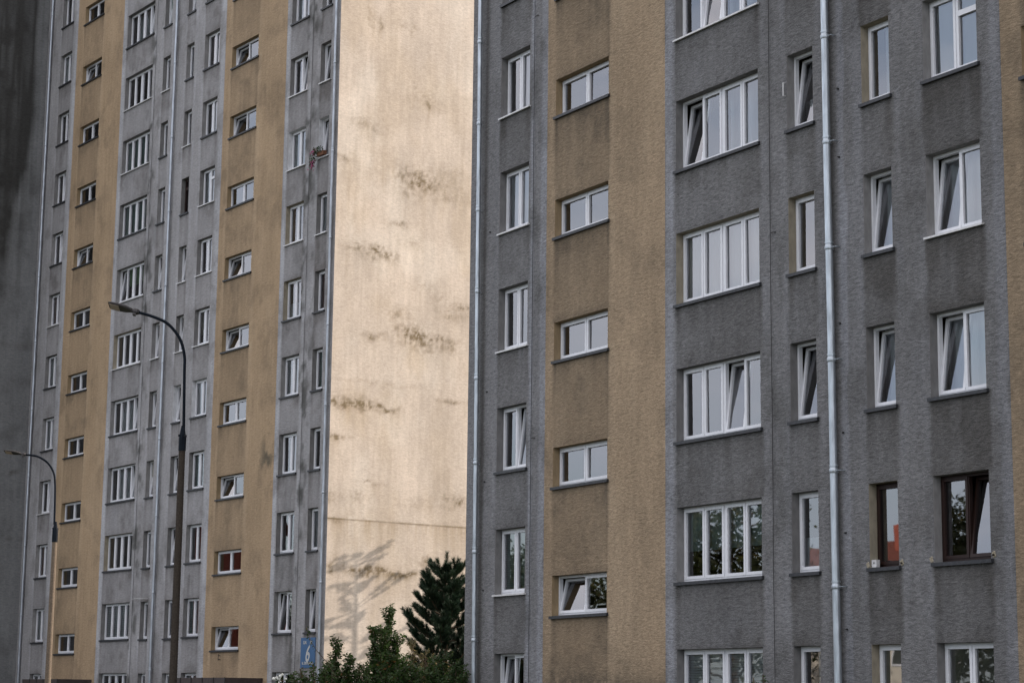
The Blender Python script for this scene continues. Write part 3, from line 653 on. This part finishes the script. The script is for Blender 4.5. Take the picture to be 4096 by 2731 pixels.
# ------------------------------------------------------------------ foliage
def tri_mesh(name,V,F,tone,mats,parent=None,loc=(0,0,0)):
    V=np.asarray(V,float).reshape(-1,3);F=np.asarray(F,np.int32);k=F.shape[1]
    me=bpy.data.meshes.new(name);me.vertices.add(len(V));me.vertices.foreach_set('co',V.ravel())
    me.loops.add(F.size);me.loops.foreach_set('vertex_index',F.ravel());me.polygons.add(len(F))
    me.polygons.foreach_set('loop_start',np.arange(0,F.size,k,dtype=np.int32));me.polygons.foreach_set('loop_total',np.full(len(F),k,np.int32))
    me.materials.append(mats);me.update(calc_edges=True)
    a=me.attributes.new('tone','FLOAT','POINT');a.data.foreach_set('value',np.asarray(tone,np.float32))
    return link(name,me,parent,loc)
def leaves(P,D,L_,Wd,rng,droop=0.0):
    """P points, D directions, one folded pointed leaf (2 quads) at each"""
    n=len(P);P=np.asarray(P);D=np.asarray(D)+np.array([0,0,-droop]);D/=np.linalg.norm(D,axis=1)[:,None]
    r=rng.normal(size=(n,3)); S_=np.cross(D,r);S_/=np.linalg.norm(S_,axis=1)[:,None];U_=np.cross(S_,D)
    L_=L_*(.7+.6*rng.random(n))[:,None];w_=L_*Wd
    a=P;b=P+D*L_*.45+S_*w_*.5+U_*L_*.06;c_=P+D*L_-U_*L_*.10;d=P+D*L_*.45-S_*w_*.5+U_*L_*.06
    V=np.stack([a,b,c_,d],1).reshape(-1,3);F=np.arange(n*4).reshape(n,4);return V,F
def shrub(name,label,cat,base,stems,seed,matl,leafL=.075,group=None,dens=1.0,spread=.5,tonebias=0):
    """stems: list of (tip, lean) ; each stem grows from the base to its tip and carries leafy shoots"""
    rng=np.random.default_rng(seed);root=empty(name,base,0,label,cat,group);B=np.array(base);leafL*=1.15
    br=MB();LP=[];LD=[];T=[]
    for (tx,ty,tz,nsh,ln) in stems:
        tip=np.array([tx,ty,tz])-B; st=np.array([rng.normal(0,.12),rng.normal(0,.12),0])
        mid=(st+tip)/2+np.array([rng.normal(0,.12),rng.normal(0,.12),.15]); ps=[]
        for i in range(9): t=i/8; ps.append((1-t)**2*st+2*t*(1-t)*mid+t*t*tip)
        br.tube([tuple(p) for p in ps],[.022*(1-.8*i/8)+.003 for i in range(9)],5)
        shoots=[(ps[6],ps[8]-ps[6],np.linalg.norm(ps[8]-ps[6])*1.0)]
        for q in range(int(nsh*3)):
            t=.35+.60*(q+rng.random())/int(nsh*3); i=min(int(t*8),7); p=ps[i]+(ps[i+1]-ps[i])*(t*8-i)
            an=rng.random()*2*math.pi; dr=np.array([math.cos(an)*spread,math.sin(an)*spread,.75+.3*rng.random()]); shoots.append((p,dr,ln*(.6+.7*rng.random())*(1.25-.6*t)))
        for p,dr,l in shoots:
            dr=dr/np.linalg.norm(dr); bend=np.array([rng.normal(0,.15),rng.normal(0,.15),-.12]); m_=max(5,int(l/.022*dens)); pts=[]
            for i in range(5): t=i/4; pts.append(p+dr*l*t+bend*l*t*t)
            br.tube([tuple(x) for x in pts],[.007,.006,.005,.004,.002],4,caps=False)
            tt=.08+.92*(np.arange(m_)+rng.random(m_)*.6)/m_; q=p+dr*l*tt[:,None]+bend*l*(tt**2)[:,None]
            an=np.arange(m_)*2.4+rng.random(m_); ax=np.cross(dr,[.3,.9,.1]);ax/=np.linalg.norm(ax);ay=np.cross(dr,ax)
            ld=ax*np.cos(an)[:,None]+ay*np.sin(an)[:,None]+dr*.55
            LP.append(q);LD.append(ld);sh=rng.random()*.35;T.append(np.clip(rng.random(m_)*.6+sh+tonebias,0,1)**1.2*np.where(rng.random(m_)<.07,1.7,.8))
    LP=np.concatenate(LP);LD=np.concatenate(LD);T=np.clip(np.concatenate(T),0,1)
    V,F=leaves(LP,LD,leafL,.48,rng,.35)
    br.build('branches',M['bark'],root); tri_mesh('leaves',V,F,np.repeat(T,4),matl,root); return root
def pine(base,h,label,seed,rz=0,whorl0=.6,sparse=1.0,nw=.0065):
    rng=np.random.default_rng(seed);root=empty('pine_tree',base,rz,label,'pine tree')
    br=MB();trunk=[(.03*math.sin(i*1.3),.03*math.cos(i*1.7),h*i/10) for i in range(11)]
    tk=MB();tk.tube(trunk,[.10*(1-.85*i/10) for i in range(11)],9);tk.build('trunk',M['bark'],root)
    shoots=[]
    def shoot(p,d,l): shoots.append((p,d/np.linalg.norm(d),l))
    z=h-.02; shoot(np.array([0,0,h-.75]),np.array([0,0,1.]),.75)
    lev=0; z=h-.78
    while z>whorl0:
        dd=h-z; L_=min(.14+.46*dd,1.35)*(1 if dd<3.4 else max(.8,1-.06*(dd-3.4))); nb=5 if lev<2 else 6
        for k in range(nb):
            an=k*2*math.pi/nb+lev*.9+rng.normal(0,.2); l=L_*(.75+.4*rng.random()); up=.55 if dd<1 else .34-.06*min(dd,5)
            o=np.array([math.cos(an),math.sin(an),0.]); pts=[]
            for i in range(7):
                t=i/6; pts.append(np.array([0,0,z+rng.normal(0,.01)])+o*l*t*(1-.16*t)+np.array([0,0,l*(up*t*.45+.55*t**2.2*.8)]))
            br.tube([tuple(q) for q in pts],[.026*min(1,l)*(1-.75*i/6)+.004 for i in range(7)],5,caps=False)
            shoot(pts[4]*.3+pts[5]*.7,pts[6]-pts[4],.34+.1*rng.random())
            ns=int((3+l*9)*sparse)
            for q in range(ns):
                t=.28+.7*(q+rng.random())/ns; i=min(int(t*6),5); p=pts[i]+(pts[i+1]-pts[i])*(t*6-i)
                sd=1 if q%2 else -1; side=np.array([-o[1],o[0],0])*sd*(.55+.4*rng.random()); shoot(p,o*.55+side+np.array([0,0,.75+.35*rng.random()]),.24+.18*rng.random())
        lev+=1; z-=(.30+.10*rng.random())/sparse
    V=[];T=[]
    for p,d,l in shoots:
        n=int(300*l/.4); t=rng.random(n)**.9; q=p+d*l*t[:,None]
        ax=np.cross(d,[.31,.82,.21]);ax/=np.linalg.norm(ax);ay=np.cross(d,ax);an=rng.random(n)*2*math.pi
        nd=(ax*np.cos(an)[:,None]+ay*np.sin(an)[:,None])*(.80+.35*rng.random(n))[:,None]*(1-.40*t)[:,None]+d*.85
        nd/=np.linalg.norm(nd,axis=1)[:,None]; ln=(.10+.06*rng.random(n))[:,None]
        s_=np.cross(nd,rng.normal(size=(n,3)));s_/=np.linalg.norm(s_,axis=1)[:,None]
        V.append(np.stack([q-s_*nw*.8,q+s_*nw*.8,q+nd*ln],1)); T.append(np.repeat(np.clip(rng.random(n)*.7+rng.random()*.3,0,1),3))
        br.tube([tuple(p),tuple(p+d*l*.9)],[.007,.004],4,caps=False)
    V=np.concatenate(V).reshape(-1,3);F=np.arange(len(V)).reshape(-1,3)
    br.build('branches',M['bark'],root);tri_mesh('needles',V,F,np.concatenate(T),M['needle'],root);return root
pine((-1.80,60,GZ),4.30-GZ,'dark green pine standing before the cream end wall, beside the near block',4,.3)
def larch(base,h,z0,rad,label,seed):
    rng=np.random.default_rng(seed);root=empty('larch_tree',base,0,label,'larch tree');tk=MB()
    tk.tube([(0,0,0),(.04,.02,h*.4),(0,.03,h*.8),(0,0,h)],[.11,.07,.03,.006],8);tk.build('trunk',M['bark'],root);br=MB();LP=[];LD=[]
    nb=44
    for q in range(nb):
        t=q/(nb-1);z=z0+(h-z0)*t;z+=rng.normal(0,.18);an=rng.random()*6.28;l=rad*(1-.7*t)*(.45+.9*rng.random());o=np.array([math.cos(an),math.sin(an),-.1+.9*rng.random()])
        br.tube([(0,0,z),tuple(np.array([0,0,z])+o*l*.5),tuple(np.array([0,0,z-.04*l])+o*l)],[.016,.010,.004],5,caps=False)
        for c_ in range(2+int(l*6)):
            f=.35+.65*(c_+rng.random())/(2+int(l*6));p=np.array([0,0,z])+o*l*f;n=34;LP.append(p+rng.normal(size=(n,3))*.026);LD.append(rng.normal(size=(n,3)))
    LP=np.concatenate(LP);V,F=leaves(LP,np.concatenate(LD),.07,.4,rng);br.build('branches',M['bark'],root);tri_mesh('crown',V,F,np.repeat(rng.random(len(LP))*.6,4),M['leaf'],root)
larch((.95,73.4,GZ),9.9,5.0,1.15,'young larch behind the near block whose shadow falls on the cream end wall',9)

shrub('shrub','tallest leafy shrub left of the pine, its slim tip against the cream end wall','shrub',(-2.95,52,GZ),
 [(-2.93,52,2.47,20,.42),(-3.35,52.1,1.9,14,.4),(-3.15,51.8,1.9,14,.45),(-2.75,52.2,1.75,14,.45),(-2.5,52,1.1,14,.45),(-3.3,52.3,1.3,16,.45),(-2.6,51.7,.9,14,.45),(-2.9,51.6,1.2,16,.5),(-2.2,52,.8,14,.4),(-3.5,51.8,.9,12,.4)],21,M['leaf'],.085,'leafy shrubs below the cream end wall',1.5,.42)
shrub('shrub','leafy shrub with a short pointed top right of the blue number plate','shrub',(-4.1,51,GZ),
 [(-4.12,51,1.62,16,.34),(-4.4,51,1.05,12,.38),(-3.85,51.1,1.15,14,.38),(-3.6,51,.9,12,.38),(-4.2,50.8,.9,16,.4),(-4.5,51.2,.75,12,.36),(-3.9,50.9,.7,14,.4),(-3.4,51.2,.85,14,.38)],22,M['leaf'],.08,'leafy shrubs below the cream end wall',1.5,.6)
shrub('shrub','sparse shrub whose long bare twig arches across the blue number plate','shrub',(-4.3,49,GZ),
 [(-4.55,49,.95,10,.3),(-4.85,49,.80,12,.3),(-4.7,48.9,.65,14,.32),(-4.3,49.1,.85,12,.34),(-4.95,49.1,.55,12,.3),(-4.1,49,.7,12,.34),(-5.1,49,.42,8,.25)],23,M['leaf'],.075,'leafy shrubs below the cream end wall',.9,.6,.12)
shrub('shrub','dry olive shrub with sunlit leaves at the foot of the pine','shrub',(-2.35,56,GZ),
 [(-2.55,56,1.75,14,.35),(-2.2,56,1.45,14,.35),(-2.8,56,1.3,14,.35),(-2.0,56.1,1.2,14,.35),(-2.4,55.9,1.1,16,.4),(-3.1,56,.9,12,.4),(-1.7,56,1.0,12,.35)],24,M['leaf2'],.05,'leafy shrubs below the cream end wall',1.4,.8,.1)
shrub('shrub','dark low shrub beside the bottom corner of the near block','shrub',(-1.35,48.5,GZ),
 [(-1.15,47.6,1.0,12,.36),(-1.5,48.4,1.15,14,.4),(-1.9,48.6,.95,14,.4),(-2.3,48.6,.9,14,.4),(-1.0,47.3,.75,12,.34),(-1.7,48.2,.8,16,.42),(-2.6,48.6,.85,14,.4),(-1.3,48.0,.6,14,.4),(-3.0,48.6,.75,14,.4),(-3.4,48.6,.6,12,.4)],25,M['leaf'],.075,'leafy shrubs below the cream end wall',1.6,.65,-.05)
# the long arching twig
tw=[(-4.05,49,.70),(-4.25,48.95,.98),(-4.45,48.9,1.20),(-4.60,48.88,1.43),(-4.68,48.86,1.62),(-4.70,48.85,1.78)]
sr=empty('shrub_twig',(-4.05,49,GZ),0,'long thin shoot arching up over the blue number plate','twig')
mb=MB(); mb.tube([(p[0]+4.05,p[1]-49,p[2]-GZ) for p in [(-4.0,49,-1.7),(-3.98,49,-.4)]+tw],[.012,.01,.009,.008,.007,.006,.005,.003],5); mb.build('stem',M['bark'],sr)
rg=np.random.default_rng(3);P_=[];D_=[]
for i in range(len(tw)-1):
    a=np.array(tw[i]);b=np.array(tw[i+1])
    for k in range(5):
        P_.append(a+(b-a)*(k+.5)/5-np.array([-4.05,49,GZ]));an=rg.random()*6.28;D_.append([math.cos(an)*.8,math.sin(an)*.6,.1])
V,F=leaves(P_,D_,.085,.5,rg,.45);tri_mesh('leaves',V,F,np.repeat(rg.random(len(P_))**2,4),M['leaf'],sr)
# flowering shrub in front of the ground-floor window
fs=shrub('flowering_shrub','flowering shrub with small white heads at the bottom, under the ochre stripe','shrub',(-5.35,50,GZ),
 [(-5.43,50,.60,8,.22),(-5.25,50,.62,8,.25),(-5.1,50,.72,8,.25),(-5.55,50,.42,8,.2),(-5.0,50,.55,8,.25)],26,M['leaf'],.08,None,1.0,.5)
mb=MB()
for k in range(9):
    cx,cz=rg.normal(-.10,.07),2.26+rg.normal(0,.06)
    for j in range(26):
        v=rg.normal(size=3);v/=np.linalg.norm(v);c_=np.array([cx,-.05+rg.normal(0,.03),cz])+v*.03
        s_=np.cross(v,[.2,.5,.8]);s_/=np.linalg.norm(s_);t_=np.cross(v,s_);mb.quad(*[tuple(c_+s_*a_*.016+t_*b_*.016) for a_,b_ in((-1,-1),(1,-1),(1,1),(-1,1))])
mb.build('blossom',M['petal'],fs)
shrub('shrub','few leafy tips poking up at the bottom under the wide four-light windows','shrub',(4.0,34,GZ),
 [(3.96,34,.50,6,.16),(4.12,34,.55,7,.16),(4.05,34.05,.42,6,.16)],27,M['leaf'],.045,None,1,.4)

# ------------------------------------------------------------------ flower box on a far sill
fb=empty('flower_box',inw*(DL-.10)+e*(-62.78)+Vector((0,0,24.799-5.6+.03)),-AL,'terracotta box with trailing pink flowers on a narrow sill near the sunlit wall','flower box')
mb=MB(); mb.add([(-.20,-.06,0),(.24,-.06,0),(.24,.07,0),(-.20,.07,0),(-.22,-.08,.14),(.27,-.08,.14),(.27,.09,.14),(-.22,.09,.14)],[(0,3,2,1),(4,5,6,7),(0,1,5,4),(1,2,6,5),(2,3,7,6),(3,0,4,7)]); mb.build('planter',M['terracotta'],fb)
P_=[];D_=[]
for i in range(230):
    t=rg.random(); x=-.25-.22*t+rg.normal(0,.07) if rg.random()<.7 else rg.uniform(-.2,.2); zz=.18-.5*t+rg.normal(0,.06) if x<-.2 else .2+rg.normal(0,.05)
    P_.append((x,-.12+rg.normal(0,.05),zz));D_.append(rg.normal(size=3))
V,F=leaves(P_,D_,.07,.6,rg);tri_mesh('leaves',V,F,np.repeat(rg.random(len(P_))*.5,4),M['leaf'],fb)
mb=MB()
for i in range(70):
    x,zz=(-.28+rg.normal(0,.08),.16+rg.normal(0,.07)) if i<30 else (-.33+rg.normal(0,.09),-.30+rg.normal(0,.12))
    c_=np.array([x,-.17+rg.normal(0,.03),zz]);v=rg.normal(size=3);v/=np.linalg.norm(v);s_=np.cross(v,[.2,.5,.8]);s_/=np.linalg.norm(s_);t_=np.cross(v,s_)
    mb.quad(*[tuple(c_+s_*a_*.024+t_*b_*.024) for a_,b_ in((-1,-1),(1,-1),(1,1),(-1,1))])
mb.build('blossom',M['pink'],fb)
# small box on the near sill by the brown narrow window
eR=Vector((math.cos(AR),-math.sin(AR),0));iR=Vector((math.sin(AR),math.cos(AR),0))
ub=empty('sill_box',iR*(DR+.06)+eR*(-27.98)+Vector((0,0,13.635-11.2+.022)),-AR,'small white plastic box standing on the sill of the narrow brown window','box')
mb=MB(); mb.box(-.075,.05,-.04,.04,0,.13); mb.build('case',M['sill_white'],ub); mb=MB(); mb.box(-.02,0,-.046,-.0405,.06,.09); mb.build('slot',M['wire'],ub)

# ------------------------------------------------------------------ across the street (seen only as reflections in the panes)
def broadleaf(base,h,cw,label,seed,src=None):
    rng=np.random.default_rng(seed);root=empty('broadleaf_tree',base,rng.random()*6,label,'tree','trees across the street')
    tk=MB();tk.tube([(0,0,0),(.05,.02,h*.3),(0,.08,h*.6),(.05,0,h*.9)],[.20,.15,.09,.02],8);LP=[];LD=[];T=[]
    for q in range(26):
        an=q*2.4;z0=h*(.25+.6*q/26);l=cw*(1.0-.55*abs(q/26-.35))*(.75+.4*rng.random())
        en=np.array([math.cos(an)*l,math.sin(an)*l,z0+l*.5]);tk.tube([(0,0,z0),tuple(en*.5+np.array([0,0,z0*.5])),tuple(en)],[.05,.035,.01],5,caps=False)
        for m_ in range(5):
            c_=en*(.45+.6*rng.random())+np.array([0,0,(1-.7)*z0*.5])*rng.random();c_[2]=z0+(en[2]-z0)*rng.random()+rng.normal(0,.3)
            n=80;LP.append(c_+rng.normal(size=(n,3))*np.array([.38,.38,.28]));LD.append(rng.normal(size=(n,3)));T.append(np.clip(rng.random(n)*.5+rng.random()*.5,0,1))
    LP=np.concatenate(LP);LD=np.concatenate(LD);T=np.concatenate(T);V,F=leaves(LP,LD,.20,.6,rng,.2)
    tk.build('trunk',M['bark'],root);tri_mesh('crown',V,F,np.repeat(T,4),M['treeleaf'],root);return root
words=['first','second','third','fourth','fifth','sixth','seventh']
for i,(x,y,h,cw) in enumerate(((-29,40.5,10.2,3.0),(-30,44.9,9.8,2.9),(-30,54.2,10.0,3.0),(-31,58.3,10.2,3.0),(-30,62.5,7.6,2.5),(-31,67,7.0,2.6),(-34,86,6.4,2.6))):
    broadleaf((x,y,GZ),h,cw,'autumn broadleaf tree across the street, %s of the row, mirrored in low panes'%words[i],100+i)
def house(base,rz,w_,d,hw,hr,wallm,label):
    root=empty('house',base,rz,label,'house');mb=MB()
    mb.add([(0,0,0),(w_,0,0),(w_,d,0),(0,d,0),(0,0,hw),(w_,0,hw),(w_,d,hw),(0,d,hw)],[(0,1,5,4),(1,2,6,5),(2,3,7,6),(3,0,4,7)])
    mb.add([(0,0,hw),(0,d,hw),(0,d/2,hw+hr-.05),(w_,0,hw),(w_,d,hw),(w_,d/2,hw+hr-.05)],[(0,2,1),(3,4,5)]);mb.build('wall',wallm,root)
    mb=MB();
    for s_ in(0,1):
        y0,y1=(-.4,d/2) if s_==0 else (d+.4,d/2); zl=hw-.4*hr/(d/2)
        a=[(-.4,y0,zl),(w_+.4,y0,zl),(w_+.4,y1,hw+hr),(-.4,y1,hw+hr)];mb.add(a+[(p[0],p[1],p[2]+.15) for p in a],[(0,1,2,3),(4,7,6,5),(0,4,5,1),(1,5,6,2),(3,2,6,7),(0,3,7,4)])
    rf=mb.build('roof',M['rooftile'],root);mb=MB();mb.box(w_*.3,w_*.3+.6,d*.4,d*.4+.6,hw+hr*.5,hw+hr+.8);mb.build('chimney',M['brick'],rf)
    for i in range(int(w_/2.5)):
        for fl in range(int(hw/2.9)):
            mb=MB();x=.9+i*2.5;z=.9+fl*2.9;ring(mb,x,x+1.2,z,z+1.4,.09,-.05,.0-.002);mb.box(x+.09,x+1.11,-.02,-.003,z+.09,z+1.31,1);mb.build('window',[M['pvc'],M['wire']],root)
    return root
house((-44,50.5,GZ),R_(80),6.2,9,6.6,2.2,M['housewall'],'cream walled house with a steep red tiled roof across the street')
house((-44,93.9,GZ),R_(75),5.6,10,11.5,2.0,M['brick'],'red brick house across the street, mirrored in the low far windows')
